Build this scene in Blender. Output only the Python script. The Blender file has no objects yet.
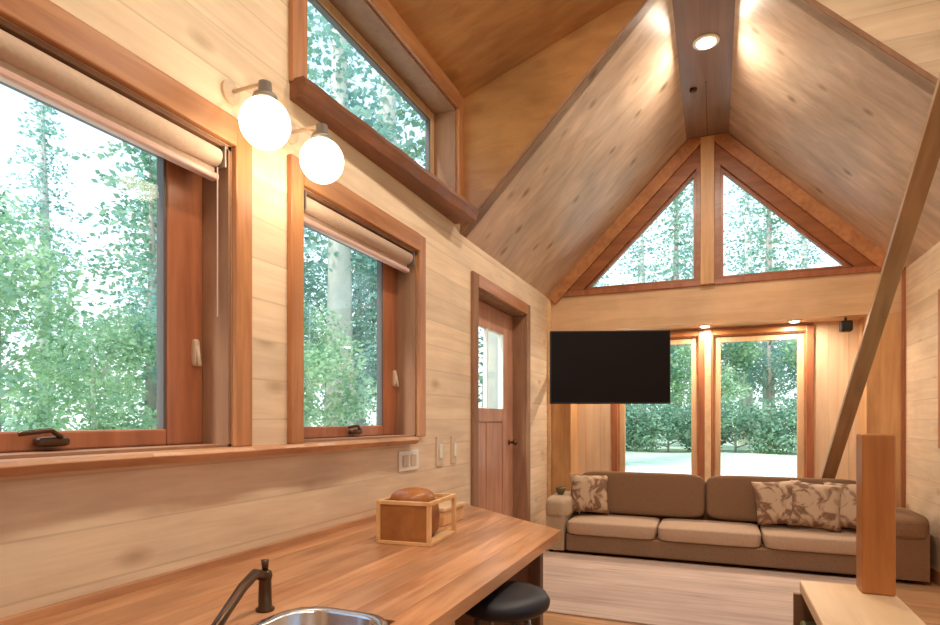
import bpy, bmesh, math, random
from mathutils import Vector, Matrix, Euler
random.seed(7)
H = 1.46                      # eye height above the floor; heights below are written from the eye, raised by H at the end
C = bpy.context.scene.collection
PI = math.pi

# ------------------------------------------------------------------ materials
def new_mat(name):
    m = bpy.data.materials.new(name); m.use_nodes = True
    nt = m.node_tree
    return m, nt, nt.nodes, nt.links, nt.nodes['Principled BSDF']

def plain(name, col, rough=.5, metal=0, emit=None, es=0, noise=0, nscale=8):
    m, nt, N, L, b = new_mat(name)
    b.inputs['Base Color'].default_value = (*col, 1)
    b.inputs['Roughness'].default_value = rough
    b.inputs['Metallic'].default_value = metal
    if emit:
        b.inputs['Emission Color'].default_value = (*emit, 1)
        b.inputs['Emission Strength'].default_value = es
    if noise:
        tc = N.new('ShaderNodeTexCoord'); n = N.new('ShaderNodeTexNoise')
        n.inputs['Scale'].default_value = nscale; n.inputs['Detail'].default_value = 4
        r = N.new('ShaderNodeMapRange'); r.inputs[3].default_value = 1 - noise; r.inputs[4].default_value = 1 + noise
        mx = N.new('ShaderNodeMix'); mx.data_type = 'RGBA'; mx.blend_type = 'MULTIPLY'; mx.inputs[0].default_value = 1
        mx.inputs[6].default_value = (*col, 1)
        L.new(tc.outputs['Object'], n.inputs['Vector']); L.new(n.outputs['Fac'], r.inputs[0])
        L.new(r.outputs[0], mx.inputs[7]); L.new(mx.outputs[2], b.inputs['Base Color'])
    return m

def wood(name, c1, c2, gs=(1.2, 14, 14), plank=None, rough=.5, knots=0.0, kscale=(1.6, 3.5, 3.5), bump=.15, contrast=1.0, groove=.5, tone=.12):
    """c1 light wood, c2 dark grain; gs grain scale per axis; plank=(axis, width)."""
    m, nt, N, L, b = new_mat(name)
    tc = N.new('ShaderNodeTexCoord')
    vec = tc.outputs['Object']
    sep = N.new('ShaderNodeSeparateXYZ'); L.new(vec, sep.inputs[0])
    rnd = None; gm = None
    if plank:
        ax, w = plank
        d = N.new('ShaderNodeMath'); d.operation = 'DIVIDE'; d.inputs[1].default_value = w
        L.new(sep.outputs['XYZ'.index(ax)], d.inputs[0])
        fl = N.new('ShaderNodeMath'); fl.operation = 'FLOOR'; L.new(d.outputs[0], fl.inputs[0])
        fr = N.new('ShaderNodeMath'); fr.operation = 'FRACT'; L.new(d.outputs[0], fr.inputs[0])
        wn = N.new('ShaderNodeTexWhiteNoise'); wn.noise_dimensions = '1D'; L.new(fl.outputs[0], wn.inputs['W'])
        rnd = wn
        gm = N.new('ShaderNodeMath'); gm.operation = 'LESS_THAN'; gm.inputs[1].default_value = .008 / w
        L.new(fr.outputs[0], gm.inputs[0])
        off = N.new('ShaderNodeVectorMath'); off.operation = 'SCALE'; off.inputs['Scale'].default_value = 7.0
        L.new(wn.outputs['Color'], off.inputs[0])
        ad = N.new('ShaderNodeVectorMath'); L.new(vec, ad.inputs[0]); L.new(off.outputs[0], ad.inputs[1])
        vec = ad.outputs[0]
    mp = N.new('ShaderNodeMapping'); mp.inputs['Scale'].default_value = gs; L.new(vec, mp.inputs['Vector'])
    n1 = N.new('ShaderNodeTexNoise'); n1.inputs['Scale'].default_value = 1.3; n1.inputs['Detail'].default_value = 6
    n1.inputs['Roughness'].default_value = .6; n1.inputs['Distortion'].default_value = .7
    L.new(mp.outputs[0], n1.inputs['Vector'])
    n2 = N.new('ShaderNodeTexNoise'); n2.inputs['Scale'].default_value = 1.7; n2.inputs['Detail'].default_value = 3
    L.new(vec, n2.inputs['Vector'])
    ramp = N.new('ShaderNodeValToRGB')
    ramp.color_ramp.elements[0].position = .5 - .22 / contrast; ramp.color_ramp.elements[0].color = (*c2, 1)
    ramp.color_ramp.elements[1].position = .5 + .14 / contrast; ramp.color_ramp.elements[1].color = (*c1, 1)
    L.new(n1.outputs['Fac'], ramp.inputs[0])
    r = N.new('ShaderNodeMapRange'); r.inputs[1].default_value = .3; r.inputs[2].default_value = .7
    r.inputs[3].default_value = 1 - tone; r.inputs[4].default_value = 1 + tone
    L.new(n2.outputs['Fac'], r.inputs[0])
    mx = N.new('ShaderNodeMix'); mx.data_type = 'RGBA'; mx.blend_type = 'MULTIPLY'; mx.inputs[0].default_value = 1
    L.new(ramp.outputs[0], mx.inputs[6]); L.new(r.outputs[0], mx.inputs[7])
    out = mx.outputs[2]
    if rnd:
        r2 = N.new('ShaderNodeMapRange'); r2.inputs[3].default_value = 1 - tone * .9; r2.inputs[4].default_value = 1 + tone * .6
        L.new(rnd.outputs['Value'], r2.inputs[0])
        m2 = N.new('ShaderNodeMix'); m2.data_type = 'RGBA'; m2.blend_type = 'MULTIPLY'; m2.inputs[0].default_value = 1
        L.new(out, m2.inputs[6]); L.new(r2.outputs[0], m2.inputs[7]); out = m2.outputs[2]
        m3 = N.new('ShaderNodeMix'); m3.data_type = 'RGBA'
        sc = N.new('ShaderNodeMath'); sc.operation = 'MULTIPLY'; sc.inputs[1].default_value = groove
        L.new(gm.outputs[0], sc.inputs[0]); L.new(sc.outputs[0], m3.inputs[0])
        L.new(out, m3.inputs[6]); m3.inputs[7].default_value = (c2[0] * .45, c2[1] * .4, c2[2] * .35, 1); out = m3.outputs[2]
    if knots:
        kp = N.new('ShaderNodeMapping'); kp.inputs['Scale'].default_value = kscale; L.new(vec, kp.inputs['Vector'])
        v = N.new('ShaderNodeTexVoronoi'); v.inputs['Scale'].default_value = 1.0
        L.new(kp.outputs[0], v.inputs['Vector'])
        kr = N.new('ShaderNodeMapRange'); kr.inputs[1].default_value = .05; kr.inputs[2].default_value = .17
        kr.inputs[3].default_value = knots; kr.inputs[4].default_value = 0
        L.new(v.outputs['Distance'], kr.inputs[0])
        m4 = N.new('ShaderNodeMix'); m4.data_type = 'RGBA'; L.new(kr.outputs[0], m4.inputs[0])
        L.new(out, m4.inputs[6]); m4.inputs[7].default_value = (c2[0] * .5, c2[1] * .4, c2[2] * .3, 1); out = m4.outputs[2]
    L.new(out, b.inputs['Base Color'])
    b.inputs['Roughness'].default_value = rough
    if bump:
        bp = N.new('ShaderNodeBump'); bp.inputs['Strength'].default_value = bump; bp.inputs['Distance'].default_value = .01
        L.new(n1.outputs['Fac'], bp.inputs['Height']); L.new(bp.outputs[0], b.inputs['Normal'])
    return m

def fabric(name, col, scale=90, var=.12):
    m, nt, N, L, b = new_mat(name)
    tc = N.new('ShaderNodeTexCoord')
    n = N.new('ShaderNodeTexNoise'); n.inputs['Scale'].default_value = scale; n.inputs['Detail'].default_value = 3
    L.new(tc.outputs['Object'], n.inputs['Vector'])
    r = N.new('ShaderNodeMapRange'); r.inputs[1].default_value = .3; r.inputs[2].default_value = .7
    r.inputs[3].default_value = 1 - var; r.inputs[4].default_value = 1 + var
    L.new(n.outputs['Fac'], r.inputs[0])
    mx = N.new('ShaderNodeMix'); mx.data_type = 'RGBA'; mx.blend_type = 'MULTIPLY'; mx.inputs[0].default_value = 1
    mx.inputs[6].default_value = (*col, 1); L.new(r.outputs[0], mx.inputs[7]); L.new(mx.outputs[2], b.inputs['Base Color'])
    b.inputs['Roughness'].default_value = .9
    bp = N.new('ShaderNodeBump'); bp.inputs['Strength'].default_value = .2; bp.inputs['Distance'].default_value = .004
    L.new(n.outputs['Fac'], bp.inputs['Height']); L.new(bp.outputs[0], b.inputs['Normal'])
    return m

def pattern_fabric(name, ca, cb, scale=7):
    m, nt, N, L, b = new_mat(name)
    tc = N.new('ShaderNodeTexCoord')
    n = N.new('ShaderNodeTexNoise'); n.inputs['Scale'].default_value = scale; n.inputs['Detail'].default_value = 2
    n.inputs['Distortion'].default_value = 2.2
    L.new(tc.outputs['Object'], n.inputs['Vector'])
    r = N.new('ShaderNodeValToRGB'); r.color_ramp.elements[0].position = .40; r.color_ramp.elements[0].color = (*cb, 1)
    r.color_ramp.elements[1].position = .52; r.color_ramp.elements[1].color = (*ca, 1)
    L.new(n.outputs['Fac'], r.inputs[0]); L.new(r.outputs[0], b.inputs['Base Color'])
    b.inputs['Roughness'].default_value = .9
    return m

def glass(name):
    m, nt, N, L, b = new_mat(name)
    N.remove(b)
    t = N.new('ShaderNodeBsdfTransparent'); t.inputs[0].default_value = (.96, .98, .97, 1)
    g = N.new('ShaderNodeBsdfGlossy'); g.inputs['Roughness'].default_value = .02
    f = N.new('ShaderNodeLayerWeight'); f.inputs['Blend'].default_value = .5
    pw = N.new('ShaderNodeMath'); pw.operation = 'POWER'; pw.inputs[1].default_value = 5; L.new(f.outputs['Facing'], pw.inputs[0])
    f = N.new('ShaderNodeMath'); f.operation = 'MULTIPLY_ADD'; f.inputs[1].default_value = .5; f.inputs[2].default_value = .02; L.new(pw.outputs[0], f.inputs[0])
    s = N.new('ShaderNodeMixShader'); L.new(f.outputs[0], s.inputs[0]); L.new(t.outputs[0], s.inputs[1]); L.new(g.outputs[0], s.inputs[2])
    L.new(s.outputs[0], N['Material Output'].inputs[0])
    return m

def leaf(name, ca, cb):
    m, nt, N, L, b = new_mat(name)
    tc = N.new('ShaderNodeTexCoord'); n = N.new('ShaderNodeTexNoise'); n.inputs['Scale'].default_value = 1.6; n.inputs['Detail'].default_value = 4
    L.new(tc.outputs['Object'], n.inputs['Vector'])
    r = N.new('ShaderNodeValToRGB'); r.color_ramp.elements[0].position = .38; r.color_ramp.elements[0].color = (*cb, 1)
    r.color_ramp.elements[1].position = .62; r.color_ramp.elements[1].color = (*ca, 1)
    L.new(n.outputs['Fac'], r.inputs[0]); L.new(r.outputs[0], b.inputs['Base Color'])
    b.inputs['Roughness'].default_value = .7
    tr = N.new('ShaderNodeBsdfTranslucent'); L.new(r.outputs[0], tr.inputs[0])
    s = N.new('ShaderNodeMixShader'); s.inputs[0].default_value = .4
    L.new(b.outputs[0], s.inputs[1]); L.new(tr.outputs[0], s.inputs[2]); L.new(s.outputs[0], N['Material Output'].inputs[0])
    return m

M = {}
M['wall'] = wood('pale_pine_boards', (.82, .645, .45), (.68, .49, .325), gs=(8, .9, 12), plank=('Z', .19), knots=.55, kscale=(2, 1.7, 3.6), rough=.55, groove=.28, tone=.09)
M['wall_x'] = wood('pale_pine_boards_across', (.82, .645, .45), (.68, .49, .325), gs=(.9, 8, 12), plank=('Z', .19), knots=.5, kscale=(1.7, 2, 3.6), rough=.55, groove=.25, tone=.08)
M['alcove'] = wood('light_pine_boards', (.80, .60, .40), (.66, .45, .28), gs=(9, 8, .8), plank=('X', .2), rough=.55, groove=.22, tone=.06)
M['roof'] = wood('roof_plywood', (.66, .49, .36), (.45, .31, .21), gs=(1.8, 6.5, 1.8), knots=.85, kscale=(2.4, 3.4, 2.4), rough=.4, contrast=.95, tone=.2)
M['dormer'] = wood('orange_plywood', (.46, .225, .08), (.33, .14, .045), gs=(1.6, 7, 5), knots=.6, kscale=(1.6, 1.6, 2.6), rough=.4, tone=.16)
M['strip'] = wood('ridge_board', (.30, .18, .13), (.21, .12, .085), gs=(12, .8, 6), rough=.35)  # shade on the ridge strip is put into this darker brown
M['cedar'] = wood('cedar_trim', (.52, .235, .095), (.33, .125, .045), gs=(9, 9, .9), rough=.35, tone=.14)
M['cedar_y'] = wood('cedar_trim_long', (.52, .235, .095), (.33, .125, .045), gs=(9, .9, 9), rough=.35, tone=.14)
M['cedar_x'] = wood('cedar_trim_across', (.50, .20, .07), (.32, .11, .035), gs=(.9, 9, 9), rough=.35, tone=.14)
M['gable'] = wood('dark_gable_cedar', (.36, .125, .04), (.22, .07, .02), gs=(.9, 9, 9), rough=.35)
M['cedar_red'] = wood('red_cedar_sash', (.42, .155, .07), (.27, .085, .04), gs=(9, 9, .9), rough=.3)
M['stile'] = wood('pale_sash', (.68, .44, .25), (.55, .33, .17), gs=(9, 9, .9), rough=.4)
M['jamb'] = wood('brown_jamb', (.34, .18, .10), (.24, .12, .065), gs=(9, 5, 1), rough=.7)
M['ledge'] = wood('dark_ledge', (.25, .085, .03), (.10, .035, .015), gs=(7, 1, 9), rough=.4, contrast=1.2)
M['sill'] = wood('sill_slab', (.58, .30, .15), (.36, .16, .07), gs=(9, .9, 9), rough=.35, tone=.16)
M['counter'] = wood('live_counter', (.66, .34, .17), (.40, .16, .06), gs=(8, .85, 8), plank=('X', .15), rough=.3, groove=.3, tone=.2, contrast=1.1)
M['header'] = wood('header_board', (.72, .47, .27), (.60, .36, .19), gs=(.8, 8, 8), rough=.45, tone=.12)
M['pilaster'] = wood('pilaster_board', (.66, .38, .17), (.50, .25, .10), gs=(9, 9, .8), rough=.45)
M['newel'] = wood('newel_cedar', (.46, .17, .04), (.30, .095, .02), gs=(9, 9, .8), rough=.35)
M['cap'] = wood('pale_cap', (.80, .56, .33), (.64, .41, .21), gs=(7, .9, 7), rough=.4)
M['rail'] = wood('rail_wood', (.36, .21, .10), (.25, .135, .06), gs=(9, 1.2, 1.2), rough=.45)
M['floor'] = wood('floor_planks', (.58, .34, .18), (.40, .21, .10), gs=(.8, 10, 10), plank=('Y', .14), rough=.3, groove=.5)
M['door'] = wood('door_red', (.56, .30, .20), (.40, .19, .12), gs=(9, 9, 1), rough=.3)
M['darkwood'] = wood('dark_cabinet', (.20, .105, .055), (.12, .06, .03), gs=(8, 8, 1), rough=.5)
M['crate'] = wood('crate_wood', (.80, .50, .24), (.62, .34, .13), gs=(5, 5, 5), rough=.45)
M['crate_in'] = wood('loaf_wood', (.40, .16, .04), (.26, .09, .02), gs=(6, 6, 6), rough=.5)
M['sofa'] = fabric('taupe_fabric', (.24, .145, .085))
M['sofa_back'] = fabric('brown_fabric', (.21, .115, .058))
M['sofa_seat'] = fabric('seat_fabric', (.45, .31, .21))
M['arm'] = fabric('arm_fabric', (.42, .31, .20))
M['pillow'] = pattern_fabric('printed_pillow', (.50, .35, .23), (.20, .105, .06), 5)
M['rug'] = wood('striped_rug', (.62, .48, .40), (.47, .34, .27), gs=(.8, 14, 4), plank=('Y', .22), rough=.9, groove=.15, tone=.1, bump=.05)
M['black'] = plain('black_plastic', (.010, .007, .006), .45)
M['screen'] = plain('tv_glass', (.006, .003, .003), .5)
M['screen'].node_tree.nodes['Principled BSDF'].inputs['Specular IOR Level'].default_value = .15
M['blackpad'] = plain('black_leather', (.010, .011, .016), .5)
M['bronze'] = plain('bronze', (.10, .055, .03), .3, .8)
M['steel'] = plain('steel', (.62, .62, .64), .25, 1, noise=.08)
M['gunmetal'] = plain('grey_metal', (.30, .27, .24), .4, .6)
M['white'] = plain('white_plastic', (.80, .76, .68), .4)
M['switch'] = plain('beige_plate', (.62, .48, .34), .4)
M['blind'] = fabric('blind_fabric', (.56, .41, .31), 60, .06)
M['blindrail'] = plain('pink_rail', (.62, .40, .34), .4)
M['gasket'] = plain('dark_gasket', (.10, .085, .08), .5)
M['glass'] = glass('clear_glass')
M['globe'] = plain('lit_globe', (1, .95, .85), .3, emit=(1, .86, .62), es=2.4)
M['lamp'] = plain('lit_lens', (1, 1, .95), .3, emit=(1, .88, .68), es=14)
M['green'] = fabric('olive_box', (.13, .14, .06), 40)
M['olive'] = plain('olive_glaze', (.10, .085, .035), .35, noise=.2)
M['needles'] = leaf('needles', (.36, .52, .36), (.16, .33, .23))  # outdoor haze is put into the pale greens of this and the next foliage colours
M['leaves'] = leaf('leaves', (.55, .72, .45), (.30, .50, .32))
M['leaves_blue'] = leaf('bluish_leaves', (.42, .60, .50), (.20, .40, .36))
M['bark'] = plain('bark', (.42, .36, .31), .9, noise=.3, nscale=5)
M['bark_pale'] = plain('pale_bark', (.70, .66, .60), .9, noise=.2, nscale=5)
M['lawn'] = plain('lawn', (.62, .72, .50), .95, noise=.35, nscale=1.2)
M['gravel'] = plain('gravel', (.80, .80, .76), .95, noise=.1, nscale=20)

# ------------------------------------------------------------------ mesh helpers
class MB:
    def __init__(s): s.v = []; s.f = []
    def add(s, vs, fs):
        o = len(s.v); s.v += [Vector(v) for v in vs]; s.f += [tuple(o + i for i in f) for f in fs]; return s
    def box(s, x0, x1, y0, y1, z0, z1):
        return s.add([(x0,y0,z0),(x1,y0,z0),(x1,y1,z0),(x0,y1,z0),(x0,y0,z1),(x1,y0,z1),(x1,y1,z1),(x0,y1,z1)],
                     [(0,3,2,1),(4,5,6,7),(0,1,5,4),(1,2,6,5),(2,3,7,6),(3,0,4,7)])
    def bar(s, p0, p1, w, h, up=(0,0,1)):
        p0 = Vector(p0); p1 = Vector(p1); d = (p1-p0).normalized(); up = Vector(up)
        a = d.cross(up)
        if a.length < 1e-4: a = d.cross(Vector((1,0,0)))
        a.normalize(); b = a.cross(d).normalized(); a *= w/2; b *= h/2
        vs = [p0-a-b,p0+a-b,p0+a+b,p0-a+b,p1-a-b,p1+a-b,p1+a+b,p1-a+b]
        return s.add(vs, [(0,3,2,1),(4,5,6,7),(0,1,5,4),(1,2,6,5),(2,3,7,6),(3,0,4,7)])
    def tube(s, pts, r, n=12):
        pts = [Vector(p) for p in pts]; rr = r if isinstance(r, (list, tuple)) else [r]*len(pts)
        vs = []; fs = []; ref = None
        for i, p in enumerate(pts):
            d = (pts[min(i+1,len(pts)-1)]-pts[max(i-1,0)]).normalized()
            if ref is None:
                ref = d.cross(Vector((0,0,1)))
                if ref.length < 1e-3: ref = Vector((1,0,0))
            a = (ref - d*ref.dot(d)).normalized(); ref = a; b = d.cross(a)
            for k in range(n):
                t = 2*PI*k/n; vs.append(p + (a*math.cos(t)+b*math.sin(t))*rr[i])
        for i in range(len(pts)-1):
            for k in range(n):
                fs.append((i*n+k, i*n+(k+1)%n, (i+1)*n+(k+1)%n, (i+1)*n+k))
        fs.append(tuple(range(n))[::-1]); fs.append(tuple((len(pts)-1)*n+k for k in range(n)))
        return s.add(vs, fs)
    def lathe(s, c, prof, n=32):
        c = Vector(c); vs = []; fs = []
        for r, z in prof:
            for k in range(n):
                t = 2*PI*k/n; vs.append(c+Vector((r*math.cos(t), r*math.sin(t), z)))
        for i in range(len(prof)-1):
            for k in range(n): fs.append((i*n+k, i*n+(k+1)%n, (i+1)*n+(k+1)%n, (i+1)*n+k))
        fs.append(tuple(range(n))[::-1]); fs.append(tuple((len(prof)-1)*n+k for k in range(n)))
        return s.add(vs, fs)
    def prism(s, poly, d):
        """closed planar polygon (3-D points) pushed along vector d"""
        n = len(poly); d = Vector(d); a = [Vector(p) for p in poly]
        return s.add(a + [p+d for p in a], [tuple(range(n))[::-1], tuple(range(n, 2*n))] + [(i,(i+1)%n,n+(i+1)%n,n+i) for i in range(n)])
    def superbox(s, c, sz, e=.3, nu=28, nv=16, rot=None, puff=0):
        c = Vector(c); f = lambda w, m: math.copysign(abs(w)**m, w); vs = []; fs = []
        for j in range(1, nv):
            ph = -PI/2 + PI*j/nv
            for i in range(nu):
                th = 2*PI*i/nu
                p = Vector((sz[0]/2*f(math.cos(ph), e)*f(math.cos(th), e), sz[1]/2*f(math.cos(ph), e)*f(math.sin(th), e), sz[2]/2*f(math.sin(ph), e)))
                if puff: p.z *= 1 + puff*(1-(2*p.x/sz[0])**2)*(1-(2*p.y/sz[1])**2)
                if rot: p = rot @ p
                vs.append(c+p)
        b = Vector((0,0,-sz[2]/2*(1+puff))); t = Vector((0,0,sz[2]/2*(1+puff)))
        if rot: b = rot @ b; t = rot @ t
        vs += [c+b, c+t]; nb = len(vs)-2
        for j in range(nv-2):
            for i in range(nu): fs.append((j*nu+i, j*nu+(i+1)%nu, (j+1)*nu+(i+1)%nu, (j+1)*nu+i))
        for i in range(nu):
            fs.append((nb, (i+1)%nu, i)); fs.append((nb+1, (nv-2)*nu+i, (nv-2)*nu+(i+1)%nu))
        return s.add(vs, fs)
    def pillow(s, c, w, h, th, rot, n=16):
        c = Vector(c); vs = []; fs = []
        for side in (1, -1):
            for j in range(n+1):
                for i in range(n+1):
                    x = -1+2*i/n; y = -1+2*j/n
                    t = ((1-x**4)*(1-y**4))**.55
                    k = 1-.07*(1-abs(x)**2)*abs(y)-0; k2 = 1-.07*(1-abs(y)**2)*abs(x)
                    p = Vector((x*k2*w/2, side*t*th/2, y*k*h/2)); vs.append(c+rot@p)
        m = (n+1)**2
        for sd in (0, 1):
            for j in range(n):
                for i in range(n):
                    q = [j*(n+1)+i, j*(n+1)+i+1, (j+1)*(n+1)+i+1, (j+1)*(n+1)+i]
                    q = [a+sd*m for a in q]; fs.append(tuple(q if not sd else q[::-1]))
        return s.add(vs, fs)
    def build(s, name, mat, parent=None, smooth=False, bevel=0, weld=False, bseg=2):
        off = parent_world(parent) if parent else Vector((0,0,0))
        me = bpy.data.meshes.new(name); me.from_pydata([v-off for v in s.v], [], s.f)
        bm = bmesh.new(); bm.from_mesh(me)
        if weld: bmesh.ops.remove_doubles(bm, verts=bm.verts, dist=1e-4)
        bmesh.ops.recalc_face_normals(bm, faces=bm.faces); bm.to_mesh(me); bm.free()
        me.materials.append(mat)
        if smooth:
            for p in me.polygons: p.use_smooth = True
        o = bpy.data.objects.new(name, me); C.objects.link(o)
        if parent: o.parent = parent
        if bevel:
            b = o.modifiers.new('bevel', 'BEVEL'); b.width = bevel; b.segments = bseg; b.limit_method = 'ANGLE'; b.angle_limit = math.radians(40)
        return o

def parent_world(o):
    v = Vector((0,0,0))
    while o: v += Vector(o.location); o = o.parent
    return v
def thing(name, loc, label=None, cat=None, group=None, kind=None):
    o = bpy.data.objects.new(name, None); C.objects.link(o); o.location = loc; o.empty_display_size = .1
    tag(o, label, cat, group, kind); return o
def tag(o, label=None, cat=None, group=None, kind=None):
    if label: o['label'] = label
    if cat: o['category'] = cat
    if group: o['group'] = group
    if kind: o['kind'] = kind
    return o
def structure(o, label=None): o['kind'] = 'structure'; return tag(o, label)
def base(o, loc):                    # move a single mesh's origin to loc
    loc = Vector(loc); o.data.transform(Matrix.Translation(-loc)); o.location = loc; return o
def copy_tree(o, parent=None):
    c = o.copy(); C.objects.link(c)
    if parent: c.parent = parent
    for ch in list(o.children): copy_tree(ch, c)
    return c

def wall_grid(name, us, zs, solid, to3, n0, n1, mat):
    """wall with openings: one clean shell. us, zs break lines; solid(u,z) says if a cell is wall; to3(u,z,n) gives the point"""
    b = MB(); nu = len(us)-1; nz = len(zs)-1
    S = [[solid((us[i]+us[i+1])/2, (zs[j]+zs[j+1])/2) for j in range(nz)] for i in range(nu)]
    g = lambda i, j: 0 <= i < nu and 0 <= j < nz and S[i][j]
    for i in range(nu):
        for j in range(nz):
            if not S[i][j]: continue
            a, c, d, e = us[i], us[i+1], zs[j], zs[j+1]
            for n in (n0, n1): b.add([to3(a,d,n), to3(c,d,n), to3(c,e,n), to3(a,e,n)], [(0,1,2,3)])
            if not g(i-1,j): b.add([to3(a,d,n0), to3(a,e,n0), to3(a,e,n1), to3(a,d,n1)], [(0,1,2,3)])
            if not g(i+1,j): b.add([to3(c,d,n0), to3(c,e,n0), to3(c,e,n1), to3(c,d,n1)], [(0,1,2,3)])
            if not g(i,j-1): b.add([to3(a,d,n0), to3(c,d,n0), to3(c,d,n1), to3(a,d,n1)], [(0,1,2,3)])
            if not g(i,j+1): b.add([to3(a,e,n0), to3(c,e,n0), to3(c,e,n1), to3(a,e,n1)], [(0,1,2,3)])
    return structure(b.build(name, mat, weld=True))

# ------------------------------------------------------------------ the shell
XL, XR, YF, YA, YB, YC = -2.0, 1.836, 7.45, 7.85, -2.6, 4.6
T = .25
XM = (XL+XR)/2
S0, S1, ZS = XM-.23, XM+.23, 3.305          # ridge strip
ZE = 1.58; ZD = 2.72
structure(MB().box(XL-T, XR+T, YB-.2, YA+T, -1.58, -1.46).build('floor', M['floor']))
# left wall
ops_l = [(.15, 2.03, -.12, 1.22), (2.5, 3.8, -.12, 1.22), (2.53, 4.51, 1.72, 2.60), (4.95, 6.45, -1.46, 1.20)]
def solid_l(y, z):
    if y > YC and z > ZE: return False
    return not any(a < y < b and c < z < d for a, b, c, d in ops_l)
ys = sorted({YB, YC, YA+T} | {v for o in ops_l for v in o[:2]}); zs = sorted({-1.46, ZE, ZD} | {v for o in ops_l for v in o[2:]})
wall_grid('wall_left', ys, zs, solid_l, lambda u, z, n: (n, u, z), XL, XL-T, M['wall'])
ops_r = [(4.9, 6.26, -.15, 1.02), (-1.6, 2.6, -.2, 1.3), (.2, 4.0, 1.75, 2.55)]  # first is the far window; the other two are unseen openings added for daylight
def solid_r(y, z):
    if y > YC and z > ZE: return False
    return not any(a < y < b and c < z < d for a, b, c, d in ops_r)
ys = sorted({YB, YC, YA+T} | {v for o in ops_r for v in o[:2]}); zs = sorted({-1.46, ZE, ZD} | {v for o in ops_r for v in o[2:]})
wall_grid('wall_right', ys, zs, solid_r, lambda u, z, n: (n, u, z), XR, XR+T, M['wall'])
# back wall behind the camera (shed shape)
structure(MB().prism([(XL-T, YB, -1.46), (XR+T, YB, -1.46), (XR+T, YB, ZD), (S1, YB, ZS), (S0, YB, ZS), (XL-T, YB, ZD)], (0, -.2, 0)).build('wall_back', M['wall_x']))
# far wall of the window bay
wl = [(-1.17, -.19, -.80, 1.04), (-.02, .98, -.80, 1.04)]
ys = sorted({XL, XR} | {v for o in wl for v in o[:2]}); zs = sorted({-1.46, 1.13} | {v for o in wl for v in o[2:]})
wall_grid('wall_far', ys, zs, lambda x, z: not any(a < x < b and c < z < d for a, b, c, d in wl), lambda u, z, n: (u, n, z), YA, YA+T, M['alcove'])
# header beam over the bay
structure(MB().box(XL, XR, YF, YA+T, 1.13, 1.58).build('trim_header', M['header']))
# gable above, with two triangular openings
g = MB()
def ring_tri(o, i, y0, y1):
    P = [Vector((p[0], 0, p[1])) for p in o]; Q = [Vector((p[0], 0, p[1])) for p in i]
    for k in range(3):
        m = (k+1) % 3
        for y in (y0, y1):
            g.add([P[k]+Vector((0,y,0)), P[m]+Vector((0,y,0)), Q[m]+Vector((0,y,0)), Q[k]+Vector((0,y,0))], [(0,1,2,3)])
        g.add([Q[k]+Vector((0,y0,0)), Q[m]+Vector((0,y0,0)), Q[m]+Vector((0,y1,0)), Q[k]+Vector((0,y1,0))], [(0,1,2,3)])
        g.add([P[k]+Vector((0,y0,0)), P[m]+Vector((0,y0,0)), P[m]+Vector((0,y1,0)), P[k]+Vector((0,y1,0))], [(0,1,2,3)])
ZR = 3.54
triL = [(-1.54, 1.655), (-.205, 1.655), (-.205, 2.97)]
triR = [(1.385, 1.655), (.06, 1.655), (.06, 2.97)]
ring_tri([(XL, ZE), (XM, ZE), (XM, ZR)], triL, YF, YF+.2)
ring_tri([(XR, ZE), (XM, ZE), (XM, ZR)], triR, YF, YF+.2)
structure(g.build('wall_gable', M['gable'], weld=False))
# roof: main slopes beyond the dormers, dormer slopes on this side, ridge strip
def slab(name, poly, mat, d=(0, 0, .12)): return structure(MB().prism(poly, d).build(name, mat))
eL = (XL-T, ZE-T*1.02); eR = (XR+T, ZE-T*1.02)
slab('ceiling', [(XL, YC+.01, ZE), (S0, YC+.01, ZS), (S0, YF+.2, ZS), (XL, YF+.2, ZE)], M['roof'], (-.09, 0, .09))
slab('ceiling', [(XR, YC+.01, ZE), (S1, YC+.01, ZS), (S1, YF+.2, ZS), (XR, YF+.2, ZE)], M['roof'], (.09, 0, .09))
slab('ceiling', [(XL-T, YB, ZD-.09), (S0, YB, ZS), (S0, YC, ZS), (XL-T, YC, ZD-.09)], M['dormer'])
slab('ceiling', [(XR+T, YB, ZD-.09), (S1, YB, ZS), (S1, YC, ZS), (XR+T, YC, ZD-.09)], M['dormer'])
slab('ceiling', [(S0-.12, YB, ZS+.001), (S1+.12, YB, ZS+.001), (S1+.12, YF+.2, ZS+.001), (S0-.12, YF+.2, ZS+.001)], M['strip'])
# cheeks of the dormers
slab('wall_cheek_left', [(XL, YC, ZE), (S0, YC, ZS), (XL, YC, ZD)], M['dormer'], (0, .12, 0))
slab('wall_cheek_right', [(XR, YC, ZE), (S1, YC, ZS), (XR, YC, ZD)], M['wall_x'], (0, .12, 0))  # window light on this cheek is put into its paler boards
# thin dark edge bead where each cheek meets the roof
structure(MB().bar((XL+.01, YC-.012, ZE+.03), (S0, YC-.012, ZS), .016, .02).build('trim_cheek_left', M['jamb']))
structure(MB().bar((XR-.01, YC-.012, ZE+.03), (S1, YC-.012, ZS), .016, .028).build('trim_cheek_right', M['jamb']))
# ridge seam
structure(MB().box(XM-.006, XM+.006, 6.2, YF, ZS-.006, ZS+.002).build('trim_ridge', M['darkwood']))
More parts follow.
